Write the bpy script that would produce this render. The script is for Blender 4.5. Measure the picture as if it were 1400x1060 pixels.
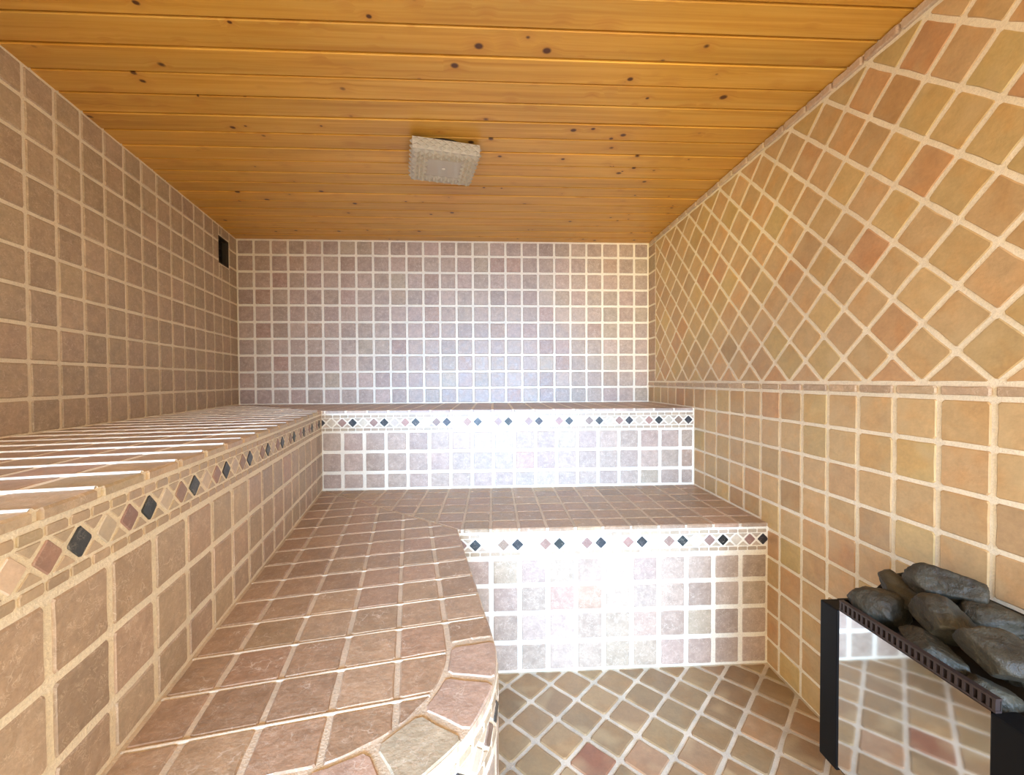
import bpy, bmesh, math, random
from mathutils import Vector, Matrix, noise as mnoise

for o in list(bpy.data.objects):
    bpy.data.objects.remove(o)
scene = bpy.context.scene
COL = scene.collection
U = 0.105                 # one tile pitch in metres
ZF = 10.15                # camera height above the floor, in tile pitches
random.seed(7)
D, XB, XR = 25.511, -15.158, 9.763      # back wall distance, back left corner, right wall
AL = 0.1981                             # the left wall opens outwards by this angle
ZC, ZU, ZL = 8.48, -1.375, -5.1         # ceiling, upper seat, lower seat (relative to the camera)
YU, YL, TU, TL = 19.65, 14.20, 5.9, 11.43
YFRONT = -2.5

def W(x, y, z):
    return Vector((x * U, y * U, (z + ZF) * U))

# ------------------------------------------------------------------ camera
FPX, YAW, PITCH, ROLL = 566.58, -0.0472, -0.0174, 0.0050
cy_, sy_ = math.cos(YAW), math.sin(YAW)
cp_, sp_ = math.cos(PITCH), math.sin(PITCH)
cr_, sr_ = math.cos(ROLL), math.sin(ROLL)
RM = (Matrix(((cy_, -sy_, 0), (sy_, cy_, 0), (0, 0, 1))) @ Matrix(((1, 0, 0), (0, cp_, -sp_), (0, sp_, cp_)))
      @ Matrix(((cr_, 0, sr_), (0, 1, 0), (-sr_, 0, cr_))))
cd = bpy.data.cameras.new('camera')
cam = bpy.data.objects.new('camera', cd)
COL.objects.link(cam)
cd.sensor_width = 36.0
cd.sensor_fit = 'HORIZONTAL'
cd.lens = FPX / 1400 * 36
cd.clip_start = 0.01
rt, fw, up = RM @ Vector((1, 0, 0)), RM @ Vector((0, 1, 0)), RM @ Vector((0, 0, 1))
M = Matrix((rt, up, -fw)).transposed().to_4x4()
M.translation = W(0, 0, 0)
cam.matrix_world = M
scene.camera = cam

# ------------------------------------------------------------------ light
world = bpy.data.worlds.new('world')
scene.world = world
world.use_nodes = True
bg = world.node_tree.nodes['Background']
bg.inputs[0].default_value = (1.0, 0.86, 0.65, 1)
bg.inputs[1].default_value = 2.6

def area(name, loc, target, sx, sy, power, color):
    d = bpy.data.lights.new(name, 'AREA')
    d.shape = 'RECTANGLE'
    d.size, d.size_y, d.energy, d.color = sx, sy, power, color
    o = bpy.data.objects.new(name, d)
    COL.objects.link(o)
    o.location = loc
    o.rotation_euler = (Vector(target) - Vector(loc)).to_track_quat('-Z', 'Y').to_euler()
    return o

# daylight from a window in the room in front of the sauna
sun_win = area('window_daylight', (0.06, -1.9, 1.15), (0.06, 1.5, 0.48), 2.5, 0.6, 28, (0.34, 0.60, 1.0))
sun_win.data.spread = math.radians(50)
# added unseen spot that makes the warm glow in the back right corner
sd = bpy.data.lights.new('added_glow_spot', 'SPOT')
sd.energy, sd.color, sd.spot_size, sd.spot_blend, sd.shadow_soft_size = 130, (1.0, 0.78, 0.30), math.radians(24), 1.0, 0.06
so = bpy.data.objects.new('added_glow_spot', sd)
COL.objects.link(so)
so.location = (-0.35, -0.9, 1.75)
so.rotation_euler = (Vector((0.98, 2.45, 1.62)) - so.location).to_track_quat('-Z', 'Y').to_euler()
scene.view_settings.view_transform = 'Standard'
scene.view_settings.look = 'None'
scene.view_settings.exposure = 0.76
scene.view_settings.gamma = 1
scene.view_settings.use_curve_mapping = False
scene.cycles.max_bounces = 14
scene.cycles.diffuse_bounces = 8
scene.cycles.glossy_bounces = 5
scene.cycles.transmission_bounces = 8

# ------------------------------------------------------------------ materials
MAT = {}

def new_mat(name):
    m = bpy.data.materials.new(name)
    m.use_nodes = True
    nt = m.node_tree
    MAT[name] = m
    return m, nt, nt.nodes['Principled BSDF']

def N(nt, typ, **kw):
    n = nt.nodes.new(typ)
    for k, v in kw.items():
        setattr(n, k, v)
    return n

def setin(nt, node, key, val):
    if isinstance(val, bpy.types.NodeSocket):
        nt.links.new(val, node.inputs[key])
    else:
        node.inputs[key].default_value = val

def math_node(nt, op, a, b=None, c=None):
    n = N(nt, 'ShaderNodeMath', operation=op)
    setin(nt, n, 0, a)
    if b is not None:
        setin(nt, n, 1, b)
    if c is not None:
        setin(nt, n, 2, c)
    return n.outputs[0]

def vmath(nt, op, a, b):
    n = N(nt, 'ShaderNodeVectorMath', operation=op)
    setin(nt, n, 0, a)
    setin(nt, n, 1, b)
    return n.outputs[0]

def mix(nt, fac, a, b, mode='MIX'):
    n = N(nt, 'ShaderNodeMix', data_type='RGBA', blend_type=mode)
    setin(nt, n, 0, fac)
    setin(nt, n, 6, a)
    setin(nt, n, 7, b)
    return n.outputs[2]

def ramp(nt, fac, stops):
    n = N(nt, 'ShaderNodeValToRGB')
    e = n.color_ramp.elements
    while len(e) < len(stops):
        e.new(0.5)
    for i, (p, c) in enumerate(stops):
        e[i].position = p
        e[i].color = c if len(c) == 4 else (*c, 1)
    nt.links.new(fac, n.inputs[0])
    return n.outputs[0]

def noise(nt, vec, scale, detail=4, rough=0.6, dist=0.0):
    n = N(nt, 'ShaderNodeTexNoise')
    nt.links.new(vec, n.inputs['Vector'])
    n.inputs['Scale'].default_value = scale
    n.inputs['Detail'].default_value = detail
    n.inputs['Roughness'].default_value = rough
    n.inputs['Distortion'].default_value = dist
    return n.outputs[0]

def bump(nt, height, strength, distance, bsdf):
    n = N(nt, 'ShaderNodeBump')
    n.inputs['Strength'].default_value = strength
    n.inputs['Distance'].default_value = distance
    nt.links.new(height, n.inputs['Height'])
    nt.links.new(n.outputs[0], bsdf.inputs['Normal'])

def local_coords(nt):
    tc = N(nt, 'ShaderNodeTexCoord')
    oi = N(nt, 'ShaderNodeObjectInfo')
    r = math_node(nt, 'MULTIPLY', oi.outputs['Random'], 37.0)
    return vmath(nt, 'ADD', tc.outputs['Object'], r), oi.outputs['Color']

def g3(v):
    return (v, v, v, 1)

def tile_mat(name, rough, veins, mottle, bumps, flecks=0.55):
    m, nt, b = new_mat(name)
    vec, col = local_coords(nt)
    n1 = noise(nt, vec, 26, 5, 0.65, 0.4)
    n2 = noise(nt, vec, 130, 3, 0.6)
    c = mix(nt, 1.0, col, ramp(nt, n1, [(0.28, g3(1 - mottle)), (0.72, g3(1 + 0.5 * mottle))]), 'MULTIPLY')
    c = mix(nt, 1.0, c, ramp(nt, n2, [(0.3, g3(1 - 0.5 * mottle)), (0.7, g3(1.0 + 0.2 * mottle))]), 'MULTIPLY')
    if veins:
        # pale calcite veins and scratches
        nn = N(nt, 'ShaderNodeTexNoise')
        nt.links.new(vec, nn.inputs['Vector'])
        nn.inputs['Scale'].default_value = 40
        wv = vmath(nt, 'ADD', vec, vmath(nt, 'MULTIPLY', nn.outputs[1], (0.05, 0.05, 0.05)))
        vo = N(nt, 'ShaderNodeTexVoronoi', feature='DISTANCE_TO_EDGE')
        nt.links.new(wv, vo.inputs['Vector'])
        vo.inputs['Scale'].default_value = 34
        line = ramp(nt, vo.outputs['Distance'], [(0.0, g3(1)), (0.045, g3(0))])
        gate = ramp(nt, noise(nt, vec, 24, 2, 0.5), [(0.54, g3(0)), (0.68, g3(1))])
        fac = math_node(nt, 'MULTIPLY', line, gate)
        c = mix(nt, math_node(nt, 'MULTIPLY', fac, veins), c, (0.78, 0.68, 0.55, 1))
        # short pale worm-like flecks
        sp = ramp(nt, noise(nt, vec, 85, 3, 0.6, 1.6), [(0.46, g3(0)), (0.50, g3(1)), (0.54, g3(0))])
        sg = ramp(nt, noise(nt, vec, 60, 2, 0.5), [(0.44, g3(0)), (0.60, g3(1))])
        c = mix(nt, math_node(nt, 'MULTIPLY', math_node(nt, 'MULTIPLY', sp, sg), flecks), c, (0.80, 0.68, 0.54, 1))
    nt.links.new(c, b.inputs['Base Color'])
    nt.links.new(ramp(nt, n1, [(0.3, g3(rough - 0.08)), (0.7, g3(rough + 0.12))]), b.inputs['Roughness'])
    h = math_node(nt, 'ADD', noise(nt, vec, 45, 4, 0.6), math_node(nt, 'MULTIPLY', n2, 0.35))
    bump(nt, h, bumps, 0.004, b)
    return m

tile_mat('stone', 0.42, 0.55, 0.22, 0.35)
tile_mat('terracotta', 0.40, 0.0, 0.16, 0.22)
tile_mat('mosaic', 0.4, 0.25, 0.18, 0.2, 0.2)
tile_mat('seat_stone', 0.40, 0.55, 0.24, 0.45, 0.28)

def clay_blotches():
    m = MAT['terracotta']
    nt = m.node_tree
    b = nt.nodes['Principled BSDF']
    src = b.inputs['Base Color'].links[0].from_socket
    vec, col = local_coords(nt)
    bl = ramp(nt, noise(nt, vec, 11, 2, 0.5, 0.6), [(0.48, g3(0)), (0.66, g3(1))])
    c = mix(nt, math_node(nt, 'MULTIPLY', bl, 0.45), src, mix(nt, 1.0, src, (1.06, 0.85, 0.64, 1), 'MULTIPLY'))
    b2 = ramp(nt, noise(nt, vec, 9, 1, 0.5, 0.3), [(0.56, g3(0)), (0.72, g3(1))])
    c = mix(nt, math_node(nt, 'MULTIPLY', b2, 0.4), c, (0.60, 0.47, 0.27, 1))
    nt.links.new(c, b.inputs['Base Color'])
clay_blotches()

def grout_mat(name, col, dirt):
    m, nt, b = new_mat(name)
    tc = N(nt, 'ShaderNodeTexCoord')
    n1 = noise(nt, tc.outputs['Object'], 7, 4, 0.6)
    n2 = noise(nt, tc.outputs['Object'], 260, 3, 0.7)
    c = mix(nt, ramp(nt, n1, [(0.4, g3(0)), (0.7, g3(1))]), (*col, 1), tuple(v * (1 - dirt) for v in col) + (1,))
    c = mix(nt, 1.0, c, ramp(nt, n2, [(0.3, g3(0.86)), (0.6, g3(1.05))]), 'MULTIPLY')
    nt.links.new(c, b.inputs['Base Color'])
    b.inputs['Roughness'].default_value = 0.6
    bump(nt, n2, 0.5, 0.003, b)
    return m

grout_mat('grout', (0.90, 0.83, 0.67), 0.08)
grout_mat('grout_seat', (0.68, 0.55, 0.39), 0.25)
grout_mat('grout_floor', (0.74, 0.68, 0.56), 0.35)

def wood_mat():
    m, nt, b = new_mat('pine')
    tc = N(nt, 'ShaderNodeTexCoord')
    oi = N(nt, 'ShaderNodeObjectInfo')
    off = N(nt, 'ShaderNodeCombineXYZ')
    nt.links.new(math_node(nt, 'MULTIPLY', oi.outputs['Random'], 53.0), off.inputs[0])
    nt.links.new(math_node(nt, 'MULTIPLY', oi.outputs['Random'], 17.0), off.inputs[1])
    vec = vmath(nt, 'ADD', tc.outputs['Object'], off.outputs[0])
    # knots
    kv = vmath(nt, 'MULTIPLY', vec, (11.0, 12.5, 0.0))
    vo = N(nt, 'ShaderNodeTexVoronoi', feature='F1')
    nt.links.new(kv, vo.inputs['Vector'])
    vo.inputs['Scale'].default_value = 1.0
    sep = N(nt, 'ShaderNodeSeparateColor')
    nt.links.new(vo.outputs['Color'], sep.inputs[0])
    size = math_node(nt, 'MULTIPLY_ADD', sep.outputs[0], 0.10, 0.045)
    q = math_node(nt, 'DIVIDE', vo.outputs['Distance'], size)
    knot = ramp(nt, math_node(nt, 'MULTIPLY', q, 0.5), [(0.32, g3(1)), (0.56, g3(0))])
    halo = ramp(nt, math_node(nt, 'MULTIPLY', q, 0.2), [(0.15, g3(1)), (0.75, g3(0))])
    # grain, bent round the knots
    bend = math_node(nt, 'MULTIPLY', halo, 0.012)
    cx = N(nt, 'ShaderNodeCombineXYZ')
    nt.links.new(bend, cx.inputs[1])
    gv = vmath(nt, 'MULTIPLY', vmath(nt, 'ADD', vec, cx.outputs[0]), (1.6, 55.0, 20.0))
    g1 = noise(nt, gv, 1.0, 4, 0.6, 0.6)
    g2 = noise(nt, vmath(nt, 'MULTIPLY', vec, (1.1, 9.0, 3.0)), 1.0, 3, 0.5, 0.3)
    c = ramp(nt, g1, [(0.30, (0.61, 0.295, 0.040)), (0.50, (0.71, 0.385, 0.066)), (0.70, (0.78, 0.47, 0.105))])
    c = mix(nt, 1.0, c, ramp(nt, g2, [(0.3, g3(0.86)), (0.7, g3(1.1))]), 'MULTIPLY')
    tone = math_node(nt, 'MULTIPLY_ADD', oi.outputs['Random'], 0.16, 0.92)
    tcol = N(nt, 'ShaderNodeCombineColor')
    for i in range(3):
        nt.links.new(tone, tcol.inputs[i])
    c = mix(nt, 1.0, c, tcol.outputs[0], 'MULTIPLY')
    c = mix(nt, math_node(nt, 'MULTIPLY', halo, 0.35), c, (0.50, 0.20, 0.035, 1))
    c = mix(nt, math_node(nt, 'MULTIPLY', knot, 0.95), c, (0.075, 0.020, 0.006, 1))
    nt.links.new(c, b.inputs['Base Color'])
    b.inputs['Roughness'].default_value = 0.34
    bump(nt, g1, 0.08, 0.002, b)
wood_mat()

def plain(name, col, rough, metal=0.0, nscale=60, var=0.15, bmp=0.0, **kw):
    m, nt, b = new_mat(name)
    tc = N(nt, 'ShaderNodeTexCoord')
    n1 = noise(nt, tc.outputs['Object'], nscale, 4, 0.6)
    c = mix(nt, n1, tuple(v * (1 - var) for v in col) + (1,), tuple(v * (1 + var) for v in col) + (1,))
    nt.links.new(c, b.inputs['Base Color'])
    b.inputs['Roughness'].default_value = rough
    b.inputs['Metallic'].default_value = metal
    for k, v in kw.items():
        b.inputs[k].default_value = v
    if bmp:
        bump(nt, n1, bmp, 0.004, b)
    return m

plain('black_metal', (0.005, 0.005, 0.0055), 0.5, 0.0, **{'Specular IOR Level': 0.12})
plain('rim_metal', (0.045, 0.030, 0.026), 0.45, 0.3)
plain('mirror_steel', (0.74, 0.73, 0.71), 0.045, 1.0, 4, 0.02, 0.02)
plain('dark_void', (0.02, 0.014, 0.010), 0.8)
plain('vent_metal', (0.10, 0.075, 0.05), 0.45, 0.6)
plain('plaster', (0.72, 0.64, 0.52), 0.8)
plain('porcelain', (0.75, 0.72, 0.66), 0.35)
plain('lamp_base', (0.02, 0.014, 0.012), 0.35, 0.2)
plain('pressed_glass', (0.74, 0.70, 0.60), 0.06, 0.0, 40, 0.03, 0.0, **{'Transmission Weight': 0.35, 'IOR': 1.5})

def rock_mat():
    m, nt, b = new_mat('rock')
    vec, col = local_coords(nt)
    n1 = noise(nt, vec, 18, 6, 0.65, 0.5)
    n2 = noise(nt, vec, 90, 4, 0.7)
    c = ramp(nt, n1, [(0.28, (0.014, 0.011, 0.007)), (0.52, (0.044, 0.037, 0.022)), (0.75, (0.095, 0.083, 0.054))])
    c = mix(nt, 1.0, c, ramp(nt, n2, [(0.3, g3(0.7)), (0.7, g3(1.2))]), 'MULTIPLY')
    nt.links.new(c, b.inputs['Base Color'])
    b.inputs['Roughness'].default_value = 0.62
    bump(nt, math_node(nt, 'ADD', n1, math_node(nt, 'MULTIPLY', n2, 0.4)), 0.8, 0.008, b)
rock_mat()

# ------------------------------------------------------------------ geometry helpers
def link(o, parent=None):
    COL.objects.link(o)
    if parent is not None:
        o.parent = parent
        if parent.type == 'EMPTY':
            o.matrix_parent_inverse = Matrix.Translation(-parent.location)
    return o

def mesh_obj(name, verts, faces, mat, parent=None, smooth=False):
    me = bpy.data.meshes.new(name)
    me.from_pydata([tuple(v) for v in verts], [], faces)
    me.materials.append(MAT[mat])
    if smooth:
        for p in me.polygons:
            p.use_smooth = True
    me.update()
    return link(bpy.data.objects.new(name, me), parent)

def bm_obj(name, bm, mat, parent=None, smooth=False):
    bmesh.ops.recalc_face_normals(bm, faces=bm.faces)
    me = bpy.data.meshes.new(name)
    bm.to_mesh(me)
    bm.free()
    me.materials.append(MAT[mat])
    if smooth:
        for p in me.polygons:
            p.use_smooth = True
    return link(bpy.data.objects.new(name, me), parent)

def bm_box(bm, lo, hi, bev=0.0, mtx=None):
    vs = [bm.verts.new((x, y, z)) for x in (lo[0], hi[0]) for y in (lo[1], hi[1]) for z in (lo[2], hi[2])]
    fs = [bm.faces.new([vs[i] for i in f]) for f in ((0, 1, 3, 2), (4, 6, 7, 5), (0, 4, 5, 1), (2, 3, 7, 6), (0, 2, 6, 4), (1, 5, 7, 3))]
    if mtx is not None:
        bmesh.ops.transform(bm, matrix=mtx, verts=vs)
    if bev:
        es = list({e for f in fs for e in f.edges})
        bmesh.ops.bevel(bm, geom=es, offset=bev, segments=2, affect='EDGES', profile=0.5)

def bm_prism(bm, poly, z0, z1):
    """poly: plan points in tile units; z in tile units."""
    a = [bm.verts.new(W(p[0], p[1], z0)) for p in poly]
    b = [bm.verts.new(W(p[0], p[1], z1)) for p in poly]
    bm.faces.new(a)
    bm.faces.new(b)
    n = len(poly)
    for i in range(n):
        bm.faces.new((a[i], a[(i + 1) % n], b[(i + 1) % n], b[i]))

def empty(name, loc, label, cat, group=None):
    o = bpy.data.objects.new(name, None)
    o.empty_display_size = 0.05
    o.location = loc
    COL.objects.link(o)
    return tag(o, label, cat, group)

def tag(o, label, cat, group=None):
    o['label'] = label
    o['category'] = cat
    if group:
        o['group'] = group
    return o

def struct(o, label):
    o['kind'] = 'structure'
    o['label'] = label
    return o

# 2D polygons (lists of (u, v)), convex, counter-clockwise
def clip(poly, a, b, c):
    out = []
    n = len(poly)
    for i in range(n):
        p, q = poly[i], poly[(i + 1) % n]
        dp, dq = a * p[0] + b * p[1] - c, a * q[0] + b * q[1] - c
        if dp >= 0:
            out.append(p)
        if (dp > 0 and dq < 0) or (dp < 0 and dq > 0):
            t = dp / (dp - dq)
            out.append((p[0] + (q[0] - p[0]) * t, p[1] + (q[1] - p[1]) * t))
    res = []
    for p in out:
        if not res or math.hypot(p[0] - res[-1][0], p[1] - res[-1][1]) > 1e-4:
            res.append(p)
    if len(res) > 1 and math.hypot(res[0][0] - res[-1][0], res[0][1] - res[-1][1]) < 1e-4:
        res.pop()
    return res if len(res) >= 3 else []

def clip_rect(poly, u0, u1, v0, v1):
    for a, b, c in ((1, 0, u0), (-1, 0, -u1), (0, 1, v0), (0, -1, -v1)):
        poly = clip(poly, a, b, c)
        if not poly:
            return []
    return poly

def clip_inside(poly, conv):
    """conv: convex polygon, counter-clockwise."""
    for i in range(len(conv)):
        p, q = conv[i], conv[(i + 1) % len(conv)]
        a, b = -(q[1] - p[1]), q[0] - p[0]
        poly = clip(poly, a, b, a * p[0] + b * p[1])
        if not poly:
            return []
    return poly

def poly_area(p):
    return 0.5 * sum(p[i][0] * p[(i + 1) % len(p)][1] - p[(i + 1) % len(p)][0] * p[i][1] for i in range(len(p)))

def inset(poly, d):
    res = poly
    for i in range(len(poly)):
        p, q = poly[i], poly[(i + 1) % len(poly)]
        L = math.hypot(q[0] - p[0], q[1] - p[1])
        if L < 1e-5:
            continue
        a, b = -(q[1] - p[1]) / L, (q[0] - p[0]) / L
        res = clip(res, a, b, a * p[0] + b * p[1] + d)
        if not res:
            return []
    return res

def outline(poly, rad, jit, rng):
    pts = []
    n = len(poly)
    for i in range(n):
        o, p, q = poly[i - 1], poly[i], poly[(i + 1) % n]
        l0, l1 = math.hypot(o[0] - p[0], o[1] - p[1]), math.hypot(q[0] - p[0], q[1] - p[1])
        r0, r1 = min(rad * rng.uniform(0.6, 1.6), 0.3 * l0), min(rad * rng.uniform(0.6, 1.6), 0.3 * l1)
        pts.append((p[0] + (o[0] - p[0]) * r0 / l0, p[1] + (o[1] - p[1]) * r0 / l0))
        pts.append((p[0] + (q[0] - p[0]) * r1 / l1, p[1] + (q[1] - p[1]) * r1 / l1))
        if l1 > 0.45 and jit:
            t = rng.uniform(0.35, 0.65)
            nx, ny = -(q[1] - p[1]) / l1, (q[0] - p[0]) / l1
            j = rng.uniform(-jit, jit)
            pts.append((p[0] + (q[0] - p[0]) * t + nx * j, p[1] + (q[1] - p[1]) * t + ny * j))
    return pts

def tile_mesh(name, poly, mat, top, depth, bev, rad, jit, rng):
    """poly centred on its own origin, tile units; local z is the outward normal."""
    pts = outline(poly, rad, jit, rng)
    n = len(pts)
    verts = []
    for p in pts:
        verts.append((p[0] * U, p[1] * U, -depth * U))
    for p in pts:
        verts.append((p[0] * U, p[1] * U, (top - bev) * U))
    for p in pts:
        L = math.hypot(*p) or 1
        k = max(0.0, 1 - 1.25 * bev / L)
        verts.append((p[0] * k * U, p[1] * k * U, top * U))
    faces = []
    for r in (0, 1):
        for i in range(n):
            j = (i + 1) % n
            faces.append((r * n + i, r * n + j, (r + 1) * n + j, (r + 1) * n + i))
    faces.append(tuple(range(2 * n, 3 * n)))
    me = bpy.data.meshes.new(name)
    me.from_pydata(verts, [], faces)
    me.materials.append(MAT[mat])
    return me

CACHE = {}
RNG = random.Random(11)

class Frame:
    """A plane in tile units: origin, u, v (n = u x v); P(u, v) is a world point."""
    def __init__(s, o, u, v):
        s.o, s.u, s.v = Vector(o), Vector(u).normalized(), Vector(v).normalized()
        s.n = s.u.cross(s.v)

    def mtx(s, a, b, off=0.0, tilt=0.0):
        p = s.o + s.u * a + s.v * b + s.n * off
        m = Matrix((s.u, s.v, s.n)).transposed()
        if tilt:
            m = m @ Matrix.Rotation(RNG.uniform(-tilt, tilt), 3, 'X') @ Matrix.Rotation(RNG.uniform(-tilt, tilt), 3, 'Y')
        m = m.to_4x4()
        m.translation = W(*p)
        return m

def put_tile(name, fr, poly, parent, mat, color, gap=0.1, top=0.03, depth=0.03, bev=0.03, rad=0.028, jit=0.012, tilt=0.004, minarea=0.012, prox=False):
    p = inset(poly, gap / 2)
    if not p or poly_area(p) < minarea:
        return None
    cx = sum(q[0] for q in p) / len(p)
    cyy = sum(q[1] for q in p) / len(p)
    loc = [(q[0] - cx, q[1] - cyy) for q in p]
    key = (name, mat, top, depth, bev, tuple((round(q[0], 2), round(q[1], 2)) for q in loc))
    lst = CACHE.setdefault(key, [])
    if len(lst) < 6:
        me = tile_mesh(name, loc, mat, top, depth, bev, rad, jit, RNG)
        lst.append(me)
    else:
        me = RNG.choice(lst)
    o = bpy.data.objects.new(name, me)
    link(o, parent)
    o.matrix_local = fr.mtx(cx, cyy, 0.0, tilt)
    o.color = (*color, 1)
    return o

def rect(u0, u1, v0, v1):
    return [(u0, v0), (u1, v0), (u1, v1), (u0, v1)]

def vary(base, dv=0.10, dh=0.05):
    k = 1 + RNG.gauss(0, dv)
    return tuple(max(0.01, c * k * (1 + RNG.gauss(0, dh))) for c in base)

def stone_col():
    r = RNG.random()
    if r < 0.04:
        return vary((0.50, 0.395, 0.28), 0.04, 0.01)     # yellowish
    if r < 0.15:
        return vary((0.47, 0.325, 0.24), 0.05, 0.02)    # redder
    return vary((0.49, 0.37, 0.285), 0.06, 0.014)

def seat_col():
    return vary((0.43, 0.285, 0.175), 0.07, 0.018)

def clay_col():
    r = RNG.random()
    if r < 0.14:
        return vary((0.56, 0.35, 0.18), 0.04, 0.02)
    if r < 0.32:
        return vary((0.58, 0.43, 0.205), 0.05, 0.015)
    return vary((0.57, 0.40, 0.21), 0.06, 0.015)

def floor_col():
    r = RNG.random()
    if r < 0.3:
        return vary((0.335, 0.24, 0.13), 0.08, 0.02)
    return vary((0.345, 0.235, 0.13), 0.09, 0.02)

# left-wall coordinates: s along the wall from the back corner, t off the wall
def LP(s, t):
    return (XB + s * math.sin(AL) + t * math.cos(AL), D - s * math.cos(AL) + t * math.sin(AL))

SA, CA = math.sin(AL), math.cos(AL)

# ------------------------------------------------------------------ setting: shell
SEND = (D - YFRONT) / CA + 0.3
x_end = LP(SEND, 0)[0]

def quad_slab(name, fr, holes_grid, thick, mat, u_range, v_range):
    """A wall whose inner face lies on the frame, with optional one rectangular hole."""
    bm = bmesh.new()
    (u0, u1), (v0, v1) = u_range, v_range
    rects = [(u0, u1, v0, v1)]
    if holes_grid:
        a0, a1, b0, b1 = holes_grid
        rects = [(u0, a0, v0, v1), (a1, u1, v0, v1), (a0, a1, v0, b0), (a0, a1, b1, v1)]
    for r in rects:
        if r[1] - r[0] < 1e-4 or r[3] - r[2] < 1e-4:
            continue
        vs = []
        for off in (0, -thick):
            for (a, b) in ((r[0], r[2]), (r[1], r[2]), (r[1], r[3]), (r[0], r[3])):
                p = fr.o + fr.u * a + fr.v * b + fr.n * off
                vs.append(bm.verts.new(W(*p)))
        for f in ((0, 1, 2, 3), (7, 6, 5, 4), (0, 4, 5, 1), (1, 5, 6, 2), (2, 6, 7, 3), (3, 7, 4, 0)):
            bm.faces.new([vs[i] for i in f])
    return bm_obj(name, bm, mat)

F_back = Frame((0, D, 0), (1, 0, 0), (0, 0, 1))
F_left = Frame((XB, D, 0), (-SA, CA, 0), (0, 0, 1))     # u = -s
F_right = Frame((XR, D, 0), (0, -1, 0), (0, 0, 1))      # u = D - y
F_floor = Frame((0, 0, -ZF), (1, 0, 0), (0, 1, 0))
F_seatU = Frame((0, 0, ZU), (1, 0, 0), (0, 1, 0))
F_seatL = Frame((0, 0, ZL), (1, 0, 0), (0, 1, 0))

VS0, VS1, VZ0, VZ1 = 1.10, 2.42, 6.42, 7.93     # ventilation hole in the left wall

wall_back = struct(quad_slab('wall_back', F_back, None, 1.0, 'grout', (XB - 0.2, XR + 1.2), (-ZF, ZC + 1)), 'back wall of square pinkish stone tiles with pale joints')
wall_left = struct(quad_slab('wall_left', F_left, (-VS1, -VS0, VZ0, VZ1), 1.0, 'grout', (-SEND, 0), (-ZF, ZC + 1)), 'left wall of square pinkish stone tiles with pale joints')
wall_right = struct(quad_slab('wall_right', F_right, None, 1.0, 'grout', (0, D - YFRONT), (-ZF, ZC + 1)), 'right wall of ochre terracotta tiles, diagonal above, straight below')
bm = bmesh.new()
bm_prism(bm, [(XB - 1, YFRONT - 30), (XR + 12, YFRONT - 30), (XR + 12, D + 1), (XB - 1, D + 1)], -ZF - 1, -ZF)
floor = struct(bm_obj('floor', bm, 'grout_floor'), 'floor of ochre terracotta tiles laid diagonally')
bm = bmesh.new()
bm_prism(bm, [(XB - 1, YFRONT), (XR + 1, YFRONT), (XR + 1, D + 1), (XB - 1, D + 1)], ZC + 0.2, ZC + 1.2)
ceiling = struct(bm_obj('ceiling', bm, 'dark_void'), 'ceiling of knotty orange pine boards')
# front wall with the open doorway the picture was taken from
DX0, DX1, DZ = -8.4, 8.6, 7.6
bm = bmesh.new()
for (a0, a1, b0, b1) in ((XB + 4, DX0, -ZF, ZC + 1), (DX1, XR + 1, -ZF, ZC + 1), (DX0, DX1, DZ, ZC + 1)):
    bm_prism(bm, [(a0, YFRONT - 1), (a1, YFRONT - 1), (a1, YFRONT), (a0, YFRONT)], b0, b1)
wall_front = struct(bm_obj('wall_front', bm, 'plaster'), 'plain front wall with the open doorway')

# ceiling boards
PB = 0.905
y = D + 0.0
yb = [25.51]
y0 = 24.62
while y0 > YFRONT:
    yb.append(y0)
    y0 -= PB
yb.append(YFRONT)
for i in range(len(yb) - 1):
    ya, yz = yb[i + 1], yb[i]
    w = yz - ya
    if w < 0.15:
        continue
    xl = XB + (D - (ya + yz) / 2) * SA / CA - 0.3
    bm = bmesh.new()
    g, c, hgt = 0.022, 0.06, 0.2
    prof = [(-w / 2 + g, hgt), (-w / 2 + g, 0.022), (-w / 2 + g + 0.02, 0.0), (w / 2 - c, 0.0), (w / 2 - g, 0.03), (w / 2 - g, hgt)]
    xc = (xl + XR + 0.3) / 2
    ra = [bm.verts.new(((xl - xc) * U, p[0] * U, p[1] * U)) for p in prof]
    rb = [bm.verts.new(((XR + 0.3 - xc) * U, p[0] * U, p[1] * U)) for p in prof]
    n = len(prof)
    bm.faces.new(ra)
    bm.faces.new(rb)
    for k in range(n):
        bm.faces.new((ra[k], ra[(k + 1) % n], rb[(k + 1) % n], rb[k]))
    o = bm_obj('board', bm, 'pine', ceiling)
    o.location = W(xc, (ya + yz) / 2, ZC + RNG.uniform(-0.008, 0.008))

# back wall tiles
zr = [ZC - 0.02] + [8.556 - j for j in range(1, 10)] + [ZU - 0.02]
xs = [XB + 0.02] + [XB + i for i in range(1, 25)] + [XR - 0.02]
for i in range(25):
    for j in range(10):
        put_tile('tile', F_back, rect(xs[i], xs[i + 1], zr[j + 1], zr[j]), wall_back, 'stone', stone_col(), gap=0.135)

# left wall tiles, cut round the ventilation hole
def minus_rect(r, h):
    u0, u1, v0, v1 = r
    a0, a1, b0, b1 = h
    if a1 <= u0 or a0 >= u1 or b1 <= v0 or b0 >= v1:
        return [r]
    out = []
    if a0 > u0:
        out.append((u0, a0, v0, v1))
    if a1 < u1:
        out.append((a1, u1, v0, v1))
    c0, c1 = max(u0, a0), min(u1, a1)
    if b0 > v0:
        out.append((c0, c1, v0, b0))
    if b1 < v1:
        out.append((c0, c1, b1, v1))
    return out

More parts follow.
